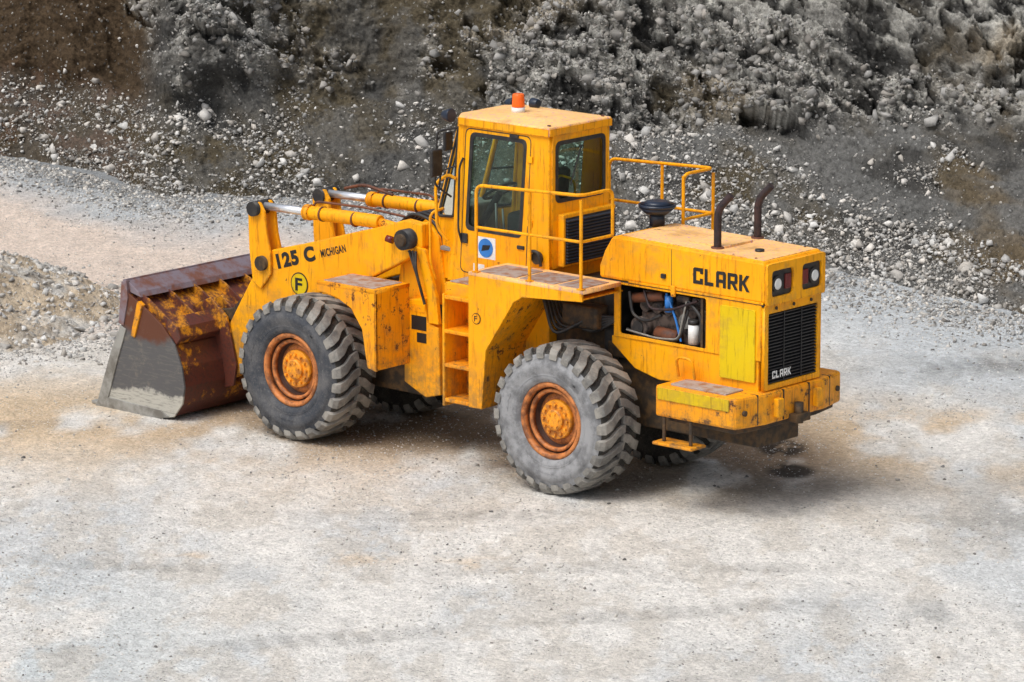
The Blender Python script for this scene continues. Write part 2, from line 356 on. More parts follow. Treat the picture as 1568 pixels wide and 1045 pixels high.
# engine
box("engine_block",.55,1.75,-.30,.05,1.62,1.98,m_engine,.03); box("engine_head",.6,1.5,-.26,.05,1.98,2.14,m_engine,.03)
for i in range(6): cyl("valve_cover",(.65+i*.16,-.36,2.04),(.65+i*.16,-.05,2.12),.06,m_engine)
for i in range(4): box("rocker_cover",.62+i*.22,.80+i*.22,-.34,-.12,2.14,2.22,m_engine,.02)
cyl("intake_pipe",(.5,-.38,2.12),(.95,-.38,2.2),.055,m_rust); cyl("oil_filter_white",(1.36,-.40,1.74),(1.36,-.40,1.95),.06,m_white); cyl("filter_cap",(1.36,-.40,1.95),(1.36,-.40,2.0),.062,m_black)
cyl("blue_canister",(1.02,-.40,2.04),(1.02,-.40,2.22),.045,m_blue); cyl("pump_body",(.62,-.42,1.82),(.62,-.2,1.82),.11,m_engine); cyl("pump_pulley",(.62,-.44,1.82),(.62,-.42,1.82),.07,m_black); cyl("starter_motor",(.85,-.38,1.79),(1.15,-.38,1.77),.07,m_rust)
cyl("alternator",(1.2,-.36,1.95),(1.2,-.22,1.95),.08,m_steel)
tube("hose_a",[(.46,-.42,1.78),(.8,-.44,1.71),(1.2,-.45,1.76),(1.3,-.42,2.1)],.018,m_black); tube("hose_b",[(1.0,-.42,2.24),(1.14,-.44,2.0),(1.22,-.44,1.75)],.013,m_blue)
tube("hose_c",[(1.3,-.42,2.2),(1.5,-.44,2.05),(1.48,-.44,1.78)],.02,m_black); tube("wire_light",[(.48,-.45,1.78),(.9,-.46,1.745),(1.2,-.46,1.77),(1.3,-.45,2.2)],.010,m_trim)
tube("hose_d",[(.5,-.43,2.2),(.55,-.44,1.95),(.75,-.45,1.9),(.95,-.44,2.0)],.018,m_black); tube("hose_e",[(.7,-.43,2.24),(.8,-.46,2.05),(1.1,-.46,2.08),(1.45,-.45,2.22)],.014,m_exh)
box("engine_cross_brace",1.50,1.53,-.46,-.43,1.66,2.28,m_dark,.002)
# exhausts, pre-cleaner
for x,y in((1.58,-.285),(1.55,.44)):
    cyl("exhaust_collar",(x,y,2.76),(x,y,2.80),.07,m_rust)
    tube("exhaust_stack",[(x,y,2.76),(x,y,3.20),(x+.14,y+.05,3.36)],.041,m_exh,.12)
cyl("precleaner_stem",(.32,.25,2.79),(.32,.25,2.95),.085,m_bluegr); cyl("precleaner_bowl",(.32,.25,2.93),(.32,.25,3.0),.13,m_bluegr,.2); cyl("precleaner_rim",(.32,.25,3.0),(.32,.25,3.035),.205,m_bluegr); cyl("precleaner_cap",(.32,.25,3.035),(.32,.25,3.07),.19,m_bluegr,.1)
cyl("filler_cap",(2.0,-.1,2.765),(2.0,-.1,2.80),.05,m_black)
# ------------------------------------------------------------------ platforms (both sides), fenders
for s,nm in((-1,"left"),(1,"right")):
    a,b=sorted((s*1.15,s*.5))
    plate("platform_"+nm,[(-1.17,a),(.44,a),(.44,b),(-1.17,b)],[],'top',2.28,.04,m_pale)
    for x0,x1 in((-1.08,-.55),(-.5,.0),(.05,.38)):
        a2,b2=sorted((s*1.09,s*.62)); plate("tread_panel_"+nm,rnd([(x0,a2),(x1,a2),(x1,b2),(x0,b2)],.02),[],'top',2.306,.01,m_plate,.001)
    y0,y1=sorted((s*1.15,s*1.125))
    prism("fender_skirt_"+nm,[(-1.17,2.27),(.44,2.27),(.44,2.18),(-.40,2.12),(-.52,2.05),(-.92,1.46),(-.98,.80),(-1.17,.80)],y0-.002,y1+.002,m_y,.006)
    y0,y1=sorted((s*1.12,s*.45))
    strip("wheel_well_"+nm,[(-.99,.80),(-.93,1.46),(-.53,2.05),(-.40,2.13),(.42,2.19)],y0,y1,.015,m_yr)
    box("fender_front_"+nm,-1.175,-1.0,y0,y1,.82,2.26,m_y)
    Y=s*1.12
    tube("handrail_top_"+nm,[(-1.08,Y,2.30),(-1.08,Y,3.26),(.40,Y,3.32),(.40,s*.60,3.32),(.40,s*.60,2.82)],.019,m_y,.1)
    tube("handrail_mid_"+nm,[(-1.08,Y,2.80),(.40,Y,2.82),(.40,s*.60,2.82)],.017,m_y,.06)
    for x in(.40,-.32): tube("rail_post_"+nm,[(x,Y,2.30),(x,Y,3.27)],.019,m_y)
    for x in(.40,-.32,-1.08): box("rail_foot_"+nm,x-.04,x+.04,Y-.03,Y+.03,2.30,2.315,m_y,.002)
tube("rail_post_inner",[(.40,.60,2.3),(.40,.60,3.3)],.019,m_y)
# ladder
box("ladder_stringer",-1.60,-1.565,-1.10,-.72,.74,2.0,m_y); box("ladder_back",-1.57,-1.18,-.74,-.70,.8,2.0,m_yr)
for z in(.79,1.18,1.56,1.94): box("ladder_tread",-1.57,-1.18,-1.10,-.72,z,z+.045,m_yr)
box("step_box",-1.60,-1.18,-1.05,-.60,1.95,2.12,m_y)
plate("step_box_tread",rnd([(-1.56,-1.02),(-1.22,-1.02),(-1.22,-.64),(-1.56,-.64)],.02),[],'top',2.127,.01,m_plate,.001)
box("valve_block",-.30,.20,-.62,-.40,1.75,2.0,m_dark,.03)
for k in range(5): tube("underplatform_hose",[(-.5,-.50-.05*k,2.1),(-.3,-.55-.05*k,1.8-.04*k),(.1,-.55,1.7+.05*k),(.4,-.46,1.9)],.02,m_black,.15)
disc("round_decal",(-1.05,1.80),.062,'side',-1.156,m_letter); disc("round_decal_face",(-1.05,1.80),.054,'side',-1.160,m_y); text("decal_letter","F",-1.075,1.77,.045,.06,'side',-1.164,m_letter)
# ------------------------------------------------------------------ cab
box("cab_pedestal",-2.05,-.60,-.47,.47,1.15,2.30,m_y,.02)
box("cab_floor",-2.2,-.58,-.46,.46,2.31,2.36,m_trim)
WIN=[(-1.76,2.62),(-.98,2.62),(-.90,3.68),(-1.68,3.68)]
for s,nm in((-1,"left"),(1,"right")):
    plate("cab_side_"+nm,[(-2.05,2.0),(-.57,2.0),(-.57,3.78),(-1.84,3.78),(-1.92,2.7)],[rnd(WIN,.07)],'side',.49*s,.03,m_y)
    plate("window_seal_"+nm,rnd([(-1.78,2.60),(-.96,2.60),(-.88,3.70),(-1.70,3.70)],.08),[rnd([(-1.735,2.645),(-1.005,2.645),(-.925,3.655),(-1.655,3.655)],.06)],'side',.507*s,.012,m_black,.001)
    flat("door_glass_"+nm,rnd(WIN,.07),'side',.49*s,m_glass)
dl=rnd([(-1.86,2.12),(-.90,2.12),(-.82,3.74),(-1.77,3.74)],.08); dl2=rnd([(-1.850,2.13),(-.910,2.13),(-.830,3.730),(-1.760,3.730)],.075)
plate("door_gap",dl,[dl2],'side',-.508,.006,m_black,0)
plate("cab_rear",[(-.47,2.3),(.47,2.3),(.47,3.78),(-.47,3.78)],[rnd([(-.40,3.04),(.40,3.04),(.40,3.68),(-.40,3.68)],.07)],'rear',-.575,.03,m_y)
plate("rear_window_seal",rnd([(-.42,3.02),(.42,3.02),(.42,3.70),(-.42,3.70)],.08),[rnd([(-.375,3.065),(.375,3.065),(.375,3.655),(-.375,3.655)],.06)],'rear',-.556,.012,m_black,.001)
flat("rear_glass",rnd([(-.40,3.04),(.40,3.04),(.40,3.68),(-.40,3.68)],.07),'rear',-.575,m_glass)
def quad(name,a,b,c,d,mat,th=.0):
    bm=bmesh.new(); bm.faces.new([bm.verts.new(p) for p in(a,b,c,d)]); return add(name,bm2me(bm,name),mat)
FB=-2.34; FT=-1.98
for s in(-1,1):
    quad("quarter_glass",(-1.93,s*.49,2.7),(FB,s*.34,2.62),(FT,s*.34,3.76),(-1.85,s*.49,3.76),m_glass)
    tube("corner_pillar",[(FB-.02,s*.34,2.3),(FB,s*.34,2.62),(FT,s*.34,3.78)],.03,m_y,0)
    tube("front_pillar",[(-1.95,s*.485,2.3),(-1.93,s*.485,2.7),(-1.85,s*.485,3.78)],.032,m_y,0)
    quad("quarter_panel",(-2.0,s*.49,2.0),(FB-.02,s*.34,2.0),(FB,s*.34,2.64),(-1.93,s*.49,2.72),m_y)
    tube("quarter_seal",[(-1.96,s*.50,2.72),(FB+.03,s*.36,2.67),(FT-.02,s*.36,3.70),(-1.89,s*.50,3.72)],.016,m_black,.06,True)
    tube("quarter_bar",[(-1.93,s*.495,3.15),(-2.17,s*.36,3.12)],.014,m_black)
quad("windshield",(FB,-.34,2.62),(FB,.34,2.62),(FT,.34,3.76),(FT,-.34,3.76),m_glass); quad("front_panel",(FB,-.34,2.0),(FB,.34,2.0),(FB,.34,2.64),(FB,-.34,2.64),m_y)
# roof (slightly crowned)
bm=bmesh.new(); ro=[(-1.98,-.36),(-1.86,-.53),(-.55,-.53),(-.55,.53),(-1.86,.53),(-1.98,.36)]
r0=[bm.verts.new((x,y,3.76)) for x,y in ro]; r1=[bm.verts.new((x,y,3.86)) for x,y in ro]; r2=[bm.verts.new((-1.25+(x+1.25)*.55,y*.45,3.895)) for x,y in ro]
bm.faces.new(r0); bm.faces.new(r2)
for A,B in((r0,r1),(r1,r2)):
    for i in range(6): bm.faces.new((A[i],A[(i+1)%6],B[(i+1)%6],B[i]))
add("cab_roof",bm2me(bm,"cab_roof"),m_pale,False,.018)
plate("roof_edge_trim",[(-1.86,3.765),(-.56,3.765),(-.56,3.845),(-1.86,3.845)],[],'side',-.534,.006,m_y,.002); plate("roof_edge_trim_rear",[(-.52,3.765),(.52,3.765),(.52,3.845),(-.52,3.845)],[],'rear',-.546,.006,m_y,.002)
cyl("beacon_base",(-1.39,-.07,3.88),(-1.39,-.07,3.95),.075,m_white); cyl("beacon_lamp",(-1.39,-.07,3.95),(-1.39,-.07,4.10),.072,m_orange,.064,24,.012)
for y in(-.56,.5):
    cyl("roof_work_lamp",(-1.93,y,3.86),(-2.05,y,3.85),.08,m_bluegr,.05,24,.01)
cyl("roof_rear_lamp",(-1.55,.34,3.93),(-1.45,.34,3.93),.06,m_bluegr,.05,24,.01); cyl("roof_rear_lamp_foot",(-1.5,.34,3.85),(-1.5,.34,3.90),.02,m_black)
for y in(-.5,.5): cyl("roof_bolt",(-.62,y*.9,3.85),(-.62,y*.9,3.88),.02,m_rust,None,8)
# louvre box behind cab
box("rear_louvre_box",-.56,-.47,-.38,.50,2.32,2.90,m_y); box("louvre_back",-.47,-.462,-.35,.48,2.35,2.86,m_black,0)
for i in range(14): box("louvre_slat",-.468,-.44,-.345,.475,2.365+i*.035,2.38+i*.035,m_louv,.002,(math.radians(30),'Y'))
# interior
box("seat_base",-1.45,-.95,-.22,.22,2.36,2.80,m_seat,.06); box("seat_back",-1.02,-.88,-.22,.22,2.75,3.32,m_seat,.06,(math.radians(8),'Y'))
cyl("steering_column",(-2.1,-0,2.4),(-1.72,0,2.95),.04,m_black)
tube("steering_wheel",[(-1.72+.2*math.cos(a)*.8,.2*math.sin(a),2.97+.2*math.cos(a)*.5) for a in [math.tau*k/20 for k in range(20)]],.018,m_black,0,True)
box("dash",-2.3,-2.0,-.3,.3,2.4,2.80,m_trim,.03); tube("cab_lever",[(-1.5,-.3,2.4),(-1.5,-.32,2.9)],.012,m_chrome); tube("cab_lever",[(-1.38,-.3,2.4),(-1.4,-.32,2.85)],.012,m_chrome)
box("side_console",-1.6,-.8,.26,.44,2.36,2.74,m_trim,.03)
tube("green_hose",[(-.72,.1,2.5),(-.72,.1,3.2),(-.72,-.2,3.3),(-.72,-.25,2.6)],.014,m_green,.1)
tube("wiper",[(-.54,.0,3.62),(-.53,-.2,3.2)],.008,m_black)
tube("door_grab",[(-1.82,-.52,2.45),(-1.84,-.56,2.6),(-1.82,-.56,3.3),(-1.80,-.52,3.4)],.012,m_black)
box("door_handle",-1.02,-.92,-.525,-.505,2.48,2.52,m_black,.005); box("door_latch_box",-1.84,-1.74,-.53,-.505,2.45,2.56,m_black,.01); box("hinge_a",-.87,-.80,-.525,-.505,3.45,3.52,m_y,.005); box("hinge_b",-.87,-.80,-.525,-.505,2.75,2.82,m_y,.005)
box("roof_line_lamp",-1.12,-1.0,-.53,-.505,3.70,3.735,m_black,.004)
plate("company_sticker",[(-1.62,2.31),(-1.34,2.31),(-1.34,2.55),(-1.62,2.55)],[],'side',-.5085,.003,m_white,0); disc("sticker_disc",(-1.48,2.43),.105,'side',-.5125,m_blue); plate("sticker_mark",[(-1.54,2.39),(-1.43,2.42),(-1.41,2.47),(-1.52,2.46)],[],'side',-.5165,.003,m_letter,0)
plate("sticker_low",[(-1.66,2.10),(-1.50,2.10),(-1.50,2.24),(-1.66,2.24)],[],'side',-.512,.003,m_white,0)
tube("front_grab_loop",[(-2.0,-.55,2.45),(-2.1,-.62,2.6),(-2.12,-.62,3.1),(-1.98,-.56,3.2),(-1.9,-.52,3.15)],.018,m_y,.08)
tube("front_grab_low",[(-2.18,-.55,2.0),(-2.2,-.62,2.2),(-2.2,-.62,2.75),(-2.1,-.5,2.8)],.016,m_y,.08)
tube("mirror_arm",[(-1.88,-.52,3.72),(-2.0,-.72,3.70),(-2.02,-.74,3.1),(-1.95,-.55,2.95)],.012,m_black,.05)
box("mirror_large",-2.02,-1.97,-.84,-.66,3.2,3.50,m_black,.02); box("mirror_small",-1.98,-1.94,-.66,-.52,3.47,3.68,m_black,.02)
tube("mirror_arm_low",[(-1.9,-.52,3.3),(-2.0,-.66,3.25),(-2.0,-.70,3.0)],.010,m_black,.03)
cyl("horn_bracket",(-.72,-.55,2.42),(-.72,-.50,2.42),.07,m_dark); tube("fuel_hose",[(-.80,-.56,2.32),(-.78,-.58,2.5),(-.66,-.58,2.5),(-.64,-.56,2.34)],.018,m_black)
# ------------------------------------------------------------------ front frame, boom
prism("front_chassis",[(-5.0,.62),(-4.8,1.25),(-3.6,1.45),(-2.6,1.75),(-2.08,1.75),(-2.08,.67),(-2.5,.60)],-.42,.42,m_dark,.02)
for s in(-1,1):
    a,b=sorted((s*.60,s*.44)); nm="left" if s<0 else "right"
    prism("front_frame_plate_"+nm,[(-2.62,.78),(-2.62,1.72),(-2.32,1.76),(-2.26,1.50),(-2.10,1.46),(-2.08,.70),(-2.30,.64)],a,b,m_y,.015)
    a,b=sorted((s*.44,s*.34))
    prism("tower_plate_"+nm,[(-2.9,1.6),(-2.72,2.52),(-2.40,2.60),(-2.24,2.45),(-2.1,1.7)],a,b,m_y,.015)
    a,b=sorted((s*.62,s*.56))
    prism("tower_strut_"+nm,[(-2.42,2.35),(-2.28,2.32),(-2.12,1.80),(-2.08,1.50),(-2.24,1.50),(-2.26,1.8)],a,b,m_y,.01)
    a,b=sorted((s*.60,s*.48))
    prism("boom_arm_"+nm,[(-2.34,2.60),(-2.60,2.62),(-2.9,2.52),(-4.2,2.14),(-4.66,2.02),(-5.0,1.62),(-5.52,.80),(-5.50,.50),(-5.30,.42),(-5.12,.55),(-4.62,1.30),(-4.2,1.52),(-3.2,1.85),(-2.6,2.16),(-2.34,2.34)],a,b,m_y,.018)
    LV=[(-4.99,2.44),(-4.93,2.55),(-4.80,2.56),(-4.73,2.46),(-4.70,2.20),(-4.64,1.98),(-4.64,1.74),(-4.80,1.55),(-4.93,1.62),(-4.98,2.0)]
    a2,b2=sorted((s*.64,s*.605)); prism("tilt_lever_"+nm,LV,a2,b2,m_y,.012)
    a3,b3=sorted((s*.475,s*.43)); prism("tilt_lever_inner_"+nm,LV,a3,b3,m_y,.012)
    cyl("lever_pin",(-4.87,s*.70,2.48),(-4.87,s*.40,2.48),.085,m_black); cyl("lever_pivot",(-4.76,s*.69,1.86),(-4.76,s*.40,1.86),.085,m_dark)
    cyl("boom_pivot",(-2.52,s*.74,2.42),(-2.52,s*.32,2.42),.115,m_black); cyl("boom_pivot_cap",(-2.52,s*.78,2.42),(-2.52,s*.60,2.42),.07,m_dark)
    Y=s*.535
    cyl("tilt_rod_"+nm,(-4.84,Y,2.50),(-4.1,Y,2.515),.046,m_chrome); cyl("tilt_cylinder_"+nm,(-4.12,Y,2.512),(-3.02,Y,2.535),.078,m_y,None,24,.01); cyl("cylinder_gland_"+nm,(-4.17,Y,2.511),(-4.08,Y,2.513),.09,m_yr); cyl("cylinder_tail_"+nm,(-3.02,Y,2.53),(-2.7,Y,2.50),.05,m_yr)
    tube("cylinder_pipe_"+nm,[(-4.05,Y,2.60),(-4.0,Y,2.65),(-3.3,Y+.04,2.66),(-2.8,Y*.7,2.60)],.014,m_rust,.05)
    for x in(-3.9,-3.4): cyl("pipe_clamp_"+nm,(x-.012,Y,2.517),(x+.012,Y,2.518),.087,m_rust)
    prism("bucket_link_"+nm,[(-4.95,1.62),(-4.8,1.56),(-5.2,1.12),(-5.72,1.06),(-5.75,1.16),(-5.3,1.25)],s*.54-.05,s*.54+.05,m_dark,.01)
    cyl("lift_cylinder_"+nm,(-2.6,s*.40,1.0),(-4.3,s*.40,1.35),.08,m_dark)
cyl("boom_cross_tube",(-4.5,-.5,1.75),(-4.5,.5,1.75),.12,m_y)
cyl("tail_marker",(-2.72,-.66,2.38),(-2.80,-.68,2.40),.04,m_red)
for k in range(5): tube("boom_hose",[(-2.15,-.35+.12*k,2.1),(-2.3,-.4+.1*k,2.6),(-2.7,-.35+.1*k,2.66),(-3.1,-.25+.1*k,2.40)],.02,m_black,.15)
for k in range(3): tube("strut_hose",[(-2.25,-.66,1.72),(-2.33,-.68-.02*k,2.0+.05*k),(-2.48+.05*k,-.66,2.3)],.016,m_black,.1)
tube("rust_pipe",[(-4.3,.25,2.66),(-4.0,.25,2.74),(-3.6,.3,2.66)],.018,m_rust)
text("boom_number","125 C",-4.55,1.81,.62,.175,'side',-.6035,m_letter,math.radians(16.5),.055); text("boom_lettering","MICHIGAN",-3.87,2.03,.40,.09,'side',-.6035,m_letter,math.radians(16.5),.03)
disc("boom_decal_ring",(-4.22,1.68),.135,'side',-.603,m_letter); disc("boom_decal",(-4.22,1.68),.12,'side',-.607,m_green); text("boom_decal_letter","F",-4.28,1.60,.11,.15,'side',-.611,m_letter,0,.03)
plate("label_a",[(-2.53,1.60),(-2.30,1.60),(-2.30,1.68),(-2.53,1.68)],[],'side',-.603,.003,m_yr,0); plate("label_b",[(-2.50,1.40),(-2.28,1.40),(-2.28,1.56),(-2.50,1.56)],[],'side',-.603,.003,m_letter,0); plate("label_c",[(-2.42,1.26),(-2.28,1.26),(-2.28,1.37),(-2.42,1.37)],[],'side',-.603,.003,m_letter,0)
# articulation
cyl("articulation_pin",(-2.0,0,.75),(-2.0,0,1.6),.14,m_dark); box("hinge_upper",-2.2,-1.75,-.25,.25,1.35,1.5,m_y); box("hinge_lower",-2.2,-1.75,-.25,.25,.7,.85,m_y)
cyl("steer_cylinder",(-2.6,-.50,1.0),(-1.4,-.38,1.05),.05,m_dark); box("rear_frame_nose",-1.9,-1.1,-.5,.5,.72,1.2,m_y,.02)
# front fenders
for s,nm in((-1,"left"),(1,"right")):
    a,b=sorted((s*1.16,s*.60))
    plate("fender_top_"+nm,[(-3.42,a),(-2.53,a),(-2.53,b),(-3.42,b)],[],'top',1.89,.04,m_yr); a2,b2=sorted((s*1.12,s*.64)); plate("fender_tread_"+nm,rnd([(-3.36,a2),(-2.60,a2),(-2.60,b2),(-3.36,b2)],.02),[],'top',1.914,.01,m_plate,.001)
    a,b=sorted((s*1.16,s*.60)); box("fender_drop_"+nm,-2.56,-2.53,a,b,1.00,1.88,m_yr)
    y=s*1.145
    prism("fender_side_"+nm,[(-3.42,1.875),(-2.53,1.875),(-2.53,.99),(-2.66,1.02),(-2.74,1.45),(-2.90,1.66),(-3.12,1.76),(-3.42,1.80)],y-.015,y+.015,m_yr,.005)
# ------------------------------------------------------------------ bucket
prof=[(-6.80,.02),(-5.78,.0),(-5.55,.06),(-5.42,.22),(-5.38,.42),(-5.42,.65),(-5.53,.88),(-5.72,1.08),(-5.92,1.20),(-6.10,1.30),(-6.27,1.40)]
BW=1.30
strip("bucket_shell",prof[::-1],-BW,BW,-.035,m_rust)
sidep=[(-6.80,.0),(-5.78,-.0),(-5.55,.05),(-5.41,.22),(-5.37,.42),(-5.41,.65),(-5.52,.90),(-5.71,1.10),(-5.92,1.23),(-6.28,1.42),(-6.36,1.10),(-6.52,.72)]
m_side,nt,b=newmat("bucket_side_steel"); g=N(nt); c=g.coord(); f=g.noise(c,4,8,.7); sx=g.n('ShaderNodeSeparateXYZ'); g.l(c,sx.inputs[0])
hgt=g.math('ADD',sx.outputs[2],g.math('MULTIPLY',g.noise(c,2.5,5,.6),.5)); f3=g.noise(g.coord((1,1,7)),7,6,.7)
col=g.mix(g.ramp(hgt,.50,.55),(.47,.46,.41),(.10,.10,.105)); col=g.mix(g.ramp(f3,.5,.62,0,.55),col,(.16,.155,.14)); col=g.mix(g.ramp(hgt,1.12,1.26),col,(.12,.04,.02)); col=g.mix(g.ramp(f,.58,.70,0,.5),col,(.26,.23,.18))
g.l(col,b.inputs['Base Color']); b.inputs['Roughness'].default_value=.42; b.inputs['Metallic'].default_value=.15; g.bump(g.noise(g.coord((1,1,1)),30,5,.7),.2,.01,b)
m_bk,nt,b=newmat("bucket_back_paint"); g=N(nt); c=g.coord(); f=g.noise(c,3.2,8,.7); f2=g.noise(c,22,5,.7); sx=g.n('ShaderNodeSeparateXYZ'); g.l(c,sx.inputs[0])
hh=g.math('ADD',f,g.math('MULTIPLY',g.ramp(sx.outputs[2],.85,1.05),-.07))
col=g.mix(g.ramp(hh,.36,.46),(.60,.24,.008),(.11,.028,.017)); col=g.mix(g.ramp(f2,.44,.64,0,.75),col,(.055,.024,.018)); g.l(col,b.inputs['Base Color']); b.inputs['Roughness'].default_value=.5; g.bump(f2,.3,.01,b)
bpy.data.objects["bucket_shell"].data.materials[0]=m_bk
for s in(-1,1):
    y=s*(BW+.012); prism("bucket_side",sidep,y-.014,y+.014,m_side,.006)
    prism("side_cutting_edge",[(-6.82,.0),(-6.66,.0),(-6.44,.62),(-6.30,.98),(-6.39,1.02),(-6.56,.68)],y-.03,y+.03,m_steel,.006)
    prism("side_wear_strip",[(-6.84,-.0),(-5.76,-.0),(-5.62,.05),(-5.75,.10),(-6.7,.13)],y-.028,y+.028,m_steel,.006)
    prism("side_rim_strip",[(-6.36,1.54),(-6.28,1.56),(-6.26,1.36),(-6.34,1.02),(-6.42,1.04)],y-.03,y+.03,m_rustp,.006)
    prism("side_stiffener",[(-6.10,1.34),(-6.02,1.30),(-6.16,.90),(-6.22,.92)],y-.034,y+.034,m_yr,.006)
box("cutting_edge",-6.94,-6.60,-BW,BW,.005,.04,m_steel,.006)
prism("spill_guard",[(-6.25,1.36),(-6.30,1.36),(-6.36,1.56),(-6.31,1.57)],-BW-.02,BW+.02,m_rustp,.006); prism("top_lip",[(-6.31,1.555),(-6.12,1.44),(-6.08,1.38),(-6.26,1.42)],-BW,BW,m_rustp,.006)
for i in range(7):
    y=-1.25+i*.4167; prism("bucket_rib",[(-6.16,1.43),(-6.0,1.37),(-5.66,1.16),(-5.60,1.05),(-5.74,1.07),(-6.2,1.34)],y-.012,y+.012,m_bk,.003)
prism("back_beam",[(-5.64,1.20),(-5.50,1.10),(-5.45,.98),(-5.52,.9),(-5.7,1.08)],-BW,BW,m_bk,.01)
for s in(-1,1):
    for o in(-.09,.09): prism("bucket_bracket",[(-5.9,1.22),(-5.6,1.35),(-5.35,1.15),(-5.2,.6),(-5.25,.35),(-5.42,.3)],s*.54+o-.02,s*.54+o+.02,m_bk,.008)
# ------------------------------------------------------------------ numpy noise
def h2(ix,iy,seed):
    with np.errstate(over='ignore'):
        n=(ix.astype(np.int64)*374761393+iy.astype(np.int64)*668265263+seed*1442695041)&0x7fffffff
        n=((n^(n>>13))*1274126177)&0x7fffffff; n=((n^(n>>16))*1911520717)&0x7fffffff; n=n^(n>>15)
    return (n&0xffffff)/float(0x1000000)
def vn(x,y,seed):
    ix=np.floor(x);iy=np.floor(y);fx=x-ix;fy=y-iy;fx=fx*fx*(3-2*fx);fy=fy*fy*(3-2*fy)
    a=h2(ix,iy,seed);b=h2(ix+1,iy,seed);c=h2(ix,iy+1,seed);d=h2(ix+1,iy+1,seed)
    return (a*(1-fx)+b*fx)*(1-fy)+(c*(1-fx)+d*fx)*fy
def fbm(x,y,seed,oct=5,g=.5):
    s=0;a=1;t=0
    for o in range(oct): s=s+a*vn(x*2**o+o*17.3,y*2**o-o*9.1,seed+o);t+=a;a*=g
    return s/t
def cells(x,y,seed,tilt=1.0):
    ix=np.floor(x);iy=np.floor(y);best=np.full(x.shape,9.);hh=np.zeros(x.shape);idr=np.zeros(x.shape)
    for di in(-1,0,1):
        for dj in(-1,0,1):
            cx=ix+di;cy=iy+dj;px=cx+h2(cx,cy,seed);py=cy+h2(cx,cy,seed+1)
            dx=x-px;dy=y-py;d=dx*dx+dy*dy;m=d<best
            r=h2(cx,cy,seed+2);tx=(h2(cx,cy,seed+3)-.5)*2;ty=(h2(cx,cy,seed+4)-.5)*2
            best=np.where(m,d,best);hh=np.where(m,r+tilt*(tx*dx+ty*dy),hh);idr=np.where(m,h2(cx,cy,seed+5),idr)
    return hh,np.sqrt(best),idr
def sm(a,b,x): t=np.clip((x-a)/(b-a),0,1); return t*t*(3-2*t)
def rd2w(r,d): return CAMP.x+r*R_.x+d*FH.x, CAMP.y+r*R_.y+d*FH.y
def fastmesh(name,co,faces,col=None):
    me=bpy.data.meshes.new(name); n=len(co); k=faces.shape[1]; f=len(faces)
    me.vertices.add(n); me.vertices.foreach_set('co',co.astype(np.float32).ravel())
    me.loops.add(f*k); me.loops.foreach_set('vertex_index',faces.astype(np.int32).ravel())
    me.polygons.add(f); me.polygons.foreach_set('loop_start',np.arange(0,f*k,k,dtype=np.int32))
    try: me.polygons.foreach_set('loop_total',np.full(f,k,dtype=np.int32))
    except Exception: pass
    me.update(calc_edges=True); me.validate()
    if col is not None:
        ca=me.color_attributes.new('Col','FLOAT_COLOR','POINT'); c4=np.ones((n,4),np.float32); c4[:,:3]=col; ca.data.foreach_set('color',c4.ravel())
    return me
def gridfaces(nr,nc):
    i=np.arange(nr-1)[:,None]*nc+np.arange(nc-1)[None,:]; i=i.ravel()
    return np.stack([i,i+1,i+nc+1,i+nc],1)
def axis(lo,hi,step,far_lo,far_hi):
    mid=np.arange(lo,hi,step); L=[];x=lo;s=step
    while x>far_lo: s*=1.35;x-=s;L.append(x)
    H=[];x=hi;s=step
    while x<far_hi: H.append(x);s*=1.35;x+=s
    return np.concatenate([np.array(L[::-1]),mid,np.array(H)])
# ------------------------------------------------------------------ ground
def gz(r,d):
    return .05*(fbm(r*.35,d*.35,3,3)-.5)+.05*(fbm(r*1.6,d*1.6,5,4)-.5)+.022*(fbm(r*6,d*6,6,3)-.5)
def flatten(r,d,z):
    x,y=rd2w(r,d); q=np.maximum(np.abs(x+2.2)/5.5,np.abs(y)/2.0); return z*(.3+.7*sm(.9,1.5,q))
rr=axis(-9.5,9.5,.04,-500,500); dd=axis(37,70,.05,-200,900)
Rg,Dg=np.meshgrid(rr,dd); zz=flatten(Rg,Dg,gz(Rg,Dg))
X,Y=rd2w(Rg,Dg)
def C(*a): return np.array(a,float)
def lerp(a,b,m): return a*(1-m[...,None])+b*m[...,None]
pale=C(.69,.67,.63); tan=C(.58,.455,.315); far=C(.64,.53,.445); blue=C(.43,.455,.47); brown=C(.20,.14,.09)
n1=fbm(Rg*.45,Dg*.22,21,5); n2=fbm(Rg*1.4,Dg*.7,31,5); n3=fbm(Rg*5,Dg*3,41,5,.65); n4=fbm(Rg*2.2,Dg*.9,47,6,.65); n5=fbm(Rg*14,Dg*7,49,3,.6)
col=np.broadcast_to(pale,Rg.shape+(3,)).copy()
col=lerp(col,C(.56,.575,.575),sm(.45,.62,n1)*.9)
col=lerp(col,C(.53,.57,.58),sm(-1,-5,Rg)*sm(46,42,Dg)*sm(.35,.6,n2)*.9)
col=lerp(col,C(.56,.52,.46),sm(.5,.60,n4)*.6)
band=np.exp(-((Dg-(50.8-.12*Rg))/2.4)**2); col=lerp(col,tan,np.clip(band*sm(.32,.58,n2)*1.1,0,1))
col=lerp(col,far,sm(55,57.5,Dg)*sm(1,-2,Rg)*.9)
wallb=np.interp(Rg,[-30,-7.5,-5.5,-1.8,0,3,6.4,10,30],[76,69,66,65.6,64.3,61.8,57.5,54,40])
gb=sm(-4.4,-1.6,Dg-wallb+.9*(n2-.5)*3); col=lerp(col,blue,gb*.95); col=lerp(col,blue*.5,sm(-1.6,-.3,Dg-wallb+2*(n2-.5))*.9)
col=lerp(col,blue*1.15,sm(3.4,5,Rg)*sm(51.0,53.5,Dg)*sm(.3,.5,n2)*.85)
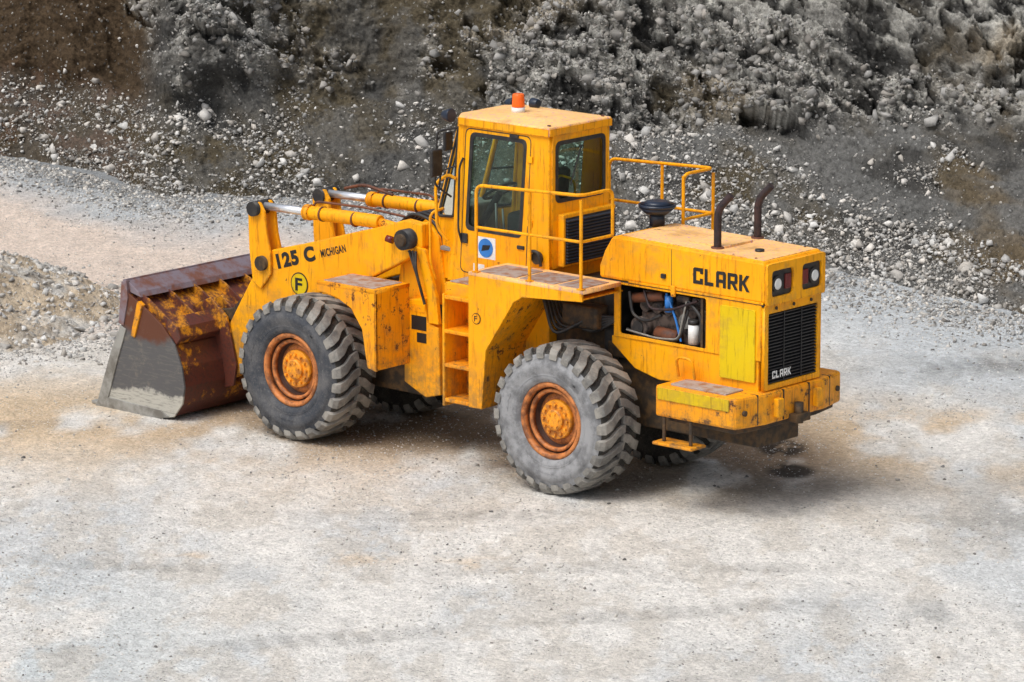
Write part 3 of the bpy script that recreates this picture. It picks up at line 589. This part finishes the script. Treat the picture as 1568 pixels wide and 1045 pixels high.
def blot(r0,d0,a,b): return np.exp(-(((Rg-r0)/a)**2+((Dg-d0)/b)**2))
col=lerp(col,brown*1.1,np.clip(1.4*blot(2.7,49.5,.85,1.4)*sm(.26,.52,n2),0,.9))
oil=np.clip((blot(3.02,49.95,.30,.42)+blot(3.06,48.85,.28,.36))*3.2*sm(.24,.42,n3)-.9,0,.96); col=lerp(col,C(.032,.026,.022),oil)
col=lerp(col,C(.24,.17,.11),np.clip(1.3*blot(-.6,51.2,2.4,1.5)*sm(.25,.5,n2),0,.9))
col=lerp(col,C(.24,.21,.17),np.clip(1.2*blot(2.2,48.3,1.6,.5)*sm(.35,.6,n2),0,.7))
col=lerp(col,C(.34,.34,.33),np.clip(blot(5.8,47.0,1.0,1.6)*sm(.4,.55,n4),0,.7)); col=lerp(col,C(.38,.39,.39),np.clip(blot(5.0,43.0,1.6,.5)*sm(.42,.6,n4)*1.2,0,.6)); col=lerp(col,C(.36,.37,.37),np.clip(blot(5.8,54.0,1.2,.8)*sm(.4,.55,n4)*1.2,0,.7))
for (a,b_,c_) in((-3.3,45.2,.2),(-1.5,45.1,.35),(-.3,44.9,.4),(3.9,50.4,.35),(4.6,51.6,.7),(-5.6,52.0,.6)): col=lerp(col,C(.54,.42,.29),np.clip(blot(a,b_,c_,.18+.2*c_)*.7*sm(.4,.6,n3),0,.6))
for (o,k,wd) in((46.9,-.10,.28),(44.7,-.10,.28),(42.6,.16,.3),(54.6,-.05,.3),(59.5,.02,.35),(57.4,.02,.35),(52.6,.25,.3)):
    dist=np.abs(Dg-(o+k*Rg+.3*np.sin(Rg*.5))); tr=sm(wd,wd*.5,dist)*sm(.35,.6,fbm(Rg*.5,Dg*.5,61,3)); rib=.5+.5*np.sin(Rg*24+np.sign(Dg-(o+k*Rg))*2+Dg*7)
    col*=(1-.10*tr-.18*tr*rib)[...,None]
col*=(0.74+.34*n3+.20*n5)[...,None]
me=fastmesh("ground",np.stack([X,Y,zz],-1).reshape(-1,3),gridfaces(len(dd),len(rr)),col.reshape(-1,3))
def gravelmat(name,s1,s2,bstr,var,speck=.25,fleck=(.62,.62,.60),fs=.35):
    m,nt,b=newmat(name); g=N(nt); c=g.coord()
    at=g.n('ShaderNodeAttribute'); at.attribute_name='Col'
    v1=g.n('ShaderNodeTexVoronoi'); v1.inputs['Scale'].default_value=s1; g.l(c,v1.inputs['Vector'])
    v2=g.n('ShaderNodeTexVoronoi'); v2.inputs['Scale'].default_value=s2; g.l(c,v2.inputs['Vector'])
    sx=g.n('ShaderNodeSeparateColor'); g.l(v1.outputs['Color'],sx.inputs[0]); sy=g.n('ShaderNodeSeparateColor'); g.l(v2.outputs['Color'],sy.inputs[0])
    nf=g.noise(c,s1*fs,8,.8); nl=g.noise(c,2.2,6,.7)
    br=g.math('ADD',g.math('MULTIPLY',sx.outputs[0],var),g.math('MULTIPLY',sy.outputs[0],var*.8))
    br=g.math('ADD',br,g.math('MULTIPLY',g.ramp(nf,.3,.7),var*1.6)); br=g.math('ADD',br,1-var*1.7)
    cc=g.n('ShaderNodeCombineColor')
    for i in range(3): g.l(br,cc.inputs[i])
    col=g.mix(1.0,at.outputs['Color'],cc.outputs[0],'MULTIPLY')
    sp=g.math('MULTIPLY',g.ramp(sx.outputs[1],.88,.91),g.ramp(v1.outputs['Distance'],.42,.30)); sp=g.math('MULTIPLY',sp,g.ramp(nl,.40,.60,.15,1))
    col=g.mix(g.math('MULTIPLY',sp,speck),col,fleck)
    dkp=g.math('MULTIPLY',g.ramp(sx.outputs[2],.90,.93),g.ramp(v1.outputs['Distance'],.42,.30)); col=g.mix(g.math('MULTIPLY',dkp,speck*.8),col,(.10,.10,.10))
    g.l(col,b.inputs['Base Color']); b.inputs['Roughness'].default_value=.95; b.inputs['Specular IOR Level'].default_value=.15
    hgt=g.math('ADD',g.math('MULTIPLY',v1.outputs['Distance'],-.6),g.math('MULTIPLY',nf,1.2)); hgt=g.math('ADD',hgt,g.math('MULTIPLY',v2.outputs['Distance'],-.3))
    g.bump(hgt,bstr,.03,b); return m
m_ground=gravelmat("compacted_gravel",26,66,.7,.21,.55,(.82,.82,.80))
add("ground",me,m_ground,True,0,None)
# ------------------------------------------------------------------ quarry slope
rs=axis(-10,10,.023,-60,60); ss=np.concatenate([np.arange(0,6.4,.022),6.4+np.cumsum(.03*1.12**np.arange(48))])
S,Rq=np.meshgrid(ss,rs,indexing='ij')
base=np.interp(Rq,[-60,-30,-7.5,-6.0,-5.2,-1.8,0,3,6.4,10,30,60],[90,76,69.2,67.6,66.2,65.6,64.3,61.8,57.5,54,38,20])+.7*(fbm(Rq*.5,Rq*0+3,77,4)-.5)
zs=np.interp(Rq,[-8,-6,-4,-2,0,3,7],[.9,1.0,1.15,1.05,1.0,1.35,1.9])+.6*(fbm(Rq*.8,Rq*0,78,3)-.5)
ds=np.diff(ss,prepend=ss[0]-.022)[:,None]
T=np.zeros_like(S);Z=np.zeros_like(S);t=np.full(S.shape[1],-.75);z=np.full(S.shape[1],-.5)
A_=np.zeros_like(S)
for i in range(S.shape[0]):
    ang=np.radians(34+ (60-34)*sm(zs[i]-.15,zs[i]+.25,z)); ang=np.where(z>11,np.radians(4),ang)
    t=t+ds[i,0]*np.cos(ang); z=z+ds[i,0]*np.sin(ang); T[i]=t;Z[i]=z;A_[i]=ang
upper=sm(-.1,.35,Z-zs)
mac=fbm(Rq*.55+5,S*.6,101,4); mac2=fbm(Rq*1.7,S*1.9,111,5)
reg=np.interp(Rq,[-9,-6.2,-5.4,-4.9,-3.6,-2.9,-1.8,-.4,.3,4,8],[.0,.05,.35,.75,.8,.15,.05,.35,.75,.8,.7])
rock=np.clip(upper*sm(.42,.60,mac*.6+mac2*.5+reg*.45-.22),0,1)
wx=Rq+.3*(fbm(Rq*2,S*2,801,4)-.5); wy=S+.3*(fbm(Rq*2,S*2,811,4)-.5)
def rot(x,y,a): return x*math.cos(a)-y*math.sin(a), x*math.sin(a)+y*math.cos(a)
q1=rot(wx,wy,.5); q2=rot(wx,wy,.3); q3=rot(wx,wy,.8)
c1,f1,i1=cells(q1[0]*1.1,q1[1]*1.8,201,1.3); c2,f2,i2=cells(q2[0]*3.0,q2[1]*4.6,211,1.7); c3,f3,i3=cells(q3[0]*7.5,q3[1]*10,221,1.8); c4,f4,i4=cells(Rq*17,S*19,231,1.6)
bulge=(fbm(Rq*.45,S*.35,301,3)-.5)*1.5+(fbm(Rq*1.3,S*1.2,305,5)-.5)*.8
disp=upper*bulge*.9+(1-upper)*((fbm(Rq*.9,S*.7,307,4)-.5)*.45)
hrock=(c1-.5)*.30+(c2-.5)*.15+(c3-.5)*.06+(c4-.5)*.028
disp+=rock*(hrock+.05)
disp+=(1-rock)*((c3-.5)*.025+(c4-.5)*.024+(fbm(Rq*3,S*3,310,4)-.5)*.14)
disp+=np.exp(-((Rq+4.3)/.95)**2)*upper*.55-np.exp(-((Rq+5.9)/.6)**2)*upper*.45
Dd=base+T-disp*np.sin(A_); Zd=Z+disp*np.cos(A_)
X,Y=rd2w(Rq,Dd)
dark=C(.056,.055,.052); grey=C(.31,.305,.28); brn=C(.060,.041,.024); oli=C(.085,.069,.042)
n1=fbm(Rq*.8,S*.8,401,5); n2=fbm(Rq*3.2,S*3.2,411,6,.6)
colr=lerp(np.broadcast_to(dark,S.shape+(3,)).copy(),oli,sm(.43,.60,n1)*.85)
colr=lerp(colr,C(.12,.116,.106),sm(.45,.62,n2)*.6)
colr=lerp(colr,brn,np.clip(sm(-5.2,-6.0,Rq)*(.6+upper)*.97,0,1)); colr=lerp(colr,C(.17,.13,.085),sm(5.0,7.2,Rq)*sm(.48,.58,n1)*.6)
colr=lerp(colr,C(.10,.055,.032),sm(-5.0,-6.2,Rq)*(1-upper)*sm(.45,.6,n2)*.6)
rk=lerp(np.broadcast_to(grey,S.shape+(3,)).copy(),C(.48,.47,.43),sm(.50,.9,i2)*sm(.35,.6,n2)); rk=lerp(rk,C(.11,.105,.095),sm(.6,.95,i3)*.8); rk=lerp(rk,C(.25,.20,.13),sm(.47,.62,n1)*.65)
cover=sm(.42,.56,n2*.58+c1*.20+c2*.22+c3*.06)  # grey on raised cells; crevice shade put into the colour of low ones
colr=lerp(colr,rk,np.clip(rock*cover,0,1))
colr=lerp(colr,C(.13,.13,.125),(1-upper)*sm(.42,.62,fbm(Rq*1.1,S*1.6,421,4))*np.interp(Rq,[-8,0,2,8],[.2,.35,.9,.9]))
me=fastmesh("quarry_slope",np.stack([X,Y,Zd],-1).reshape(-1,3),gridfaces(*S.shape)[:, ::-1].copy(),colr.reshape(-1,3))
m_slope=gravelmat("quarry_rock",17,44,.9,.34,.7,(.42,.42,.405))
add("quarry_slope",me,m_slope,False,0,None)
# ------------------------------------------------------------------ mound at left
mr=np.arange(-14,-3.6,.03); md=np.arange(52,63,.03); Mr,Md=np.meshgrid(mr,md)
q=np.sqrt(((Mr+8.6)/3.6)**2+((Md-57.6)/3.5)**2)+.22*(fbm(Mr*.9,Md*.9,501,4)-.5)
mz=np.maximum(0,1-q); mz=1.55*mz*(1-.25*mz)-.06
a1,_,j1=cells(Mr*9,Md*9,511,1.2); a2,_,j2=cells(Mr*18,Md*18,521,1.2)
mk=sm(-.06,.05,mz); mz=mz+mk*((a1-.5)*.022+(a2-.5)*.016+(fbm(Mr*3,Md*3,531,4)-.5)*.14)
mc=lerp(np.broadcast_to(C(.50,.41,.30),Mr.shape+(3,)).copy(),C(.52,.50,.46),sm(.4,.65,fbm(Mr*2,Md*2,541,4))); mc=lerp(mc,C(.30,.24,.17),sm(.5,.65,fbm(Mr*4,Md*4,551,4))*.65); X,Y=rd2w(Mr,Md)
m_mound=gravelmat("loose_dirt",17,44,.8,.22,.6,(.65,.64,.60))
add("dirt_mound",fastmesh("dirt_mound",np.stack([X,Y,mz],-1).reshape(-1,3),gridfaces(*Mr.shape),mc.reshape(-1,3)),m_mound,False,0,None)
# ------------------------------------------------------------------ stones: angular convex fragments
def frag(npt):
    p=rng.normal(size=(npt,3)); p/=np.linalg.norm(p,axis=1,keepdims=True); p*=rng.uniform(.75,1.1,(npt,1))
    bm=bmesh.new(); vs=[bm.verts.new(x) for x in p]; bmesh.ops.convex_hull(bm,input=vs); bmesh.ops.triangulate(bm,faces=bm.faces)
    bmesh.ops.delete(bm,geom=[v for v in bm.verts if not v.link_faces],context='VERTS'); bmesh.ops.recalc_face_normals(bm,faces=bm.faces)
    bm.verts.index_update(); v=np.array([x.co[:] for x in bm.verts]); f=np.array([[q.index for q in t.verts] for t in bm.faces]); bm.free(); return v,f
FR={1:[frag(8) for _ in range(24)],2:[frag(12) for _ in range(40)]}
def rocks(pos,size,sub,colbase):
    Vs=[];Fs=[];Cs=[];o=0; vi=rng.integers(0,len(FR[sub]),len(pos))
    for k,(v,f) in enumerate(FR[sub]):
        m=vi==k; n=int(m.sum())
        if n==0: continue
        nv=len(v); V=np.broadcast_to(v,(n,nv,3))*rng.uniform(.6,1.4,(n,1,3))
        qn=rng.normal(size=(n,4)); qn/=np.linalg.norm(qn,axis=1,keepdims=True); w_,x_,y_,z_=qn.T
        Rm=np.stack([1-2*(y_*y_+z_*z_),2*(x_*y_-z_*w_),2*(x_*z_+y_*w_),2*(x_*y_+z_*w_),1-2*(x_*x_+z_*z_),2*(y_*z_-x_*w_),2*(x_*z_-y_*w_),2*(y_*z_+x_*w_),1-2*(x_*x_+y_*y_)],1).reshape(n,3,3)
        V=np.einsum('nij,nvj->nvi',Rm,V)*np.array([1,1,.85]); V=V*size[m][:,None,None]+pos[m][:,None,:]
        Vs.append(V.reshape(-1,3)); Fs.append((f[None]+np.arange(n)[:,None,None]*nv).reshape(-1,3)+o); Cs.append(np.repeat(colbase[m],nv,axis=0)); o+=n*nv
    return np.concatenate(Vs),np.concatenate(Fs),np.concatenate(Cs)
P=np.stack([*rd2w(Rq,Dd),Zd],-1)
inner=(np.abs(Rq)<9.5)&(S<5)&(Zd>-.05)
clus=sm(.42,.62,fbm(Rq*.9,S*1.3,601,5))
low=(1-upper)
wgt=inner*(low*(.10+1.5*clus*np.interp(Rq,[-9,-5,-1.8,-1,0,2.5,9],[.7,.9,.8,.8,.9,1.4,1.8]))*(1+1.2*sm(.9,.0,Zd))+.04*upper)
wgt*=np.where((Rq>-3)&(Rq<-1.7)&(Zd>.5),.2,1); wf=wgt.ravel()/wgt.sum(); PF=P.reshape(-1,3)
wr=(inner*rock*(cover+.1)); wr=wr.ravel()/wr.sum()
allV=[];allF=[];allC=[];off=0
def stonecol(n,lo,hi,warm=.0):
    b=rng.uniform(lo,hi,n)[:,None]; t=rng.uniform(0,1,n)[:,None]; return b*(np.array([1,1,.97])*(1-t)+np.array([1,.93,.83])*t)
for n,s0,s1,sub,lo,hi,wg in((420,.05,.13,2,.36,.72,wf),(9000,.020,.052,2,.18,.72,wf),(42000,.008,.022,1,.08,.66,wf),(1300,.035,.11,2,.14,.40,wr),(9000,.014,.040,1,.12,.44,wr)):
    idx=rng.choice(len(wg),n,p=wg); s=s0*(s1/s0)**(rng.uniform(0,1,n)**2.0); p=PF[idx]+rng.normal(0,.012,(n,3)); p[:,2]+=s*(.2 if wg is wf else -.25)
    V,Fc,cc=rocks(p,s,sub,stonecol(n,lo,hi)); allV.append(V);allF.append(Fc+off);allC.append(cc);off+=len(V)
me=fastmesh("scree_rocks",np.concatenate(allV),np.concatenate(allF),np.concatenate(allC))
m_stone,nt,b=newmat("loose_stone"); g=N(nt); c=g.coord(); at=g.n('ShaderNodeAttribute'); at.attribute_name='Col'; f=g.noise(c,30,6,.7)
g.l(g.mix(g.ramp(f,.4,.75,0,.45),at.outputs['Color'],(.2,.185,.165)),b.inputs['Base Color']); b.inputs['Roughness'].default_value=.9; g.bump(f,.4,.01,b)
add("scree_rocks",me,m_stone,False,0,None)
allV=[];allF=[];allC=[];off=0
def place(r,d,s0,s1,sub,lo,hi):
    global off
    n=len(r); x,y=rd2w(r,d); z=flatten(r,d,gz(r,d)); s=s0*(s1/s0)**(rng.uniform(0,1,n)**2.2)
    V,Fc,cc=rocks(np.stack([x,y,z+s*.15],1),s,sub,stonecol(n,lo,hi)); allV.append(V);allF.append(Fc+off);allC.append(cc);off+=len(V)
place(rng.uniform(-8,8,42000),rng.uniform(39,66,42000),.005,.014,1,.25,.88)
cr=rng.uniform(-8,8,60000); cd=rng.uniform(39,66,60000); kk=fbm(cr*.8,cd*.5,71,4)>.54; place(cr[kk],cd[kk],.006,.020,1,.22,.80)
place(rng.uniform(-8,8,900),rng.uniform(39,62,900),.014,.034,2,.10,.65)
r=rng.uniform(-8.5,8.5,22000); d=np.interp(r,[-8.5,-7.5,-5.2,-1.8,0,3,6.4,8.5],[69.5,69,66,65.4,64.2,61.7,57.4,55.5])-np.abs(rng.normal(0,1.3,22000)); place(r,d,.008,.048,1,.12,.72)
r=-5.3+rng.normal(0,.45,500); d=57.4+rng.normal(0,.9,500); place(r,d,.015,.10,2,.3,.62)
r=rng.uniform(-8,-4.8,2200); d=54.6-(r+8)*-.3+rng.normal(0,.5,2200); place(r,d,.008,.04,1,.25,.62)
add("ground_gravel",fastmesh("ground_gravel",np.concatenate(allV),np.concatenate(allF),np.concatenate(allC)),m_stone,False,0,None)
pm=(mk*(np.abs(Mr+6.5)<3)).ravel(); idx=rng.choice(mz.size,6500,p=pm/pm.sum()); X,Y=rd2w(Mr,Md); PM=np.stack([X,Y,mz],-1).reshape(-1,3)[idx]
s=.010*(8)**(rng.uniform(0,1,6500)**2.4); V,Fc,cc=rocks(PM,s,1,stonecol(6500,.3,.7)); add("mound_stones",fastmesh("mound_stones",V,Fc,cc),m_stone,False,0,None)
print("OBJECTS",len(bpy.data.objects))
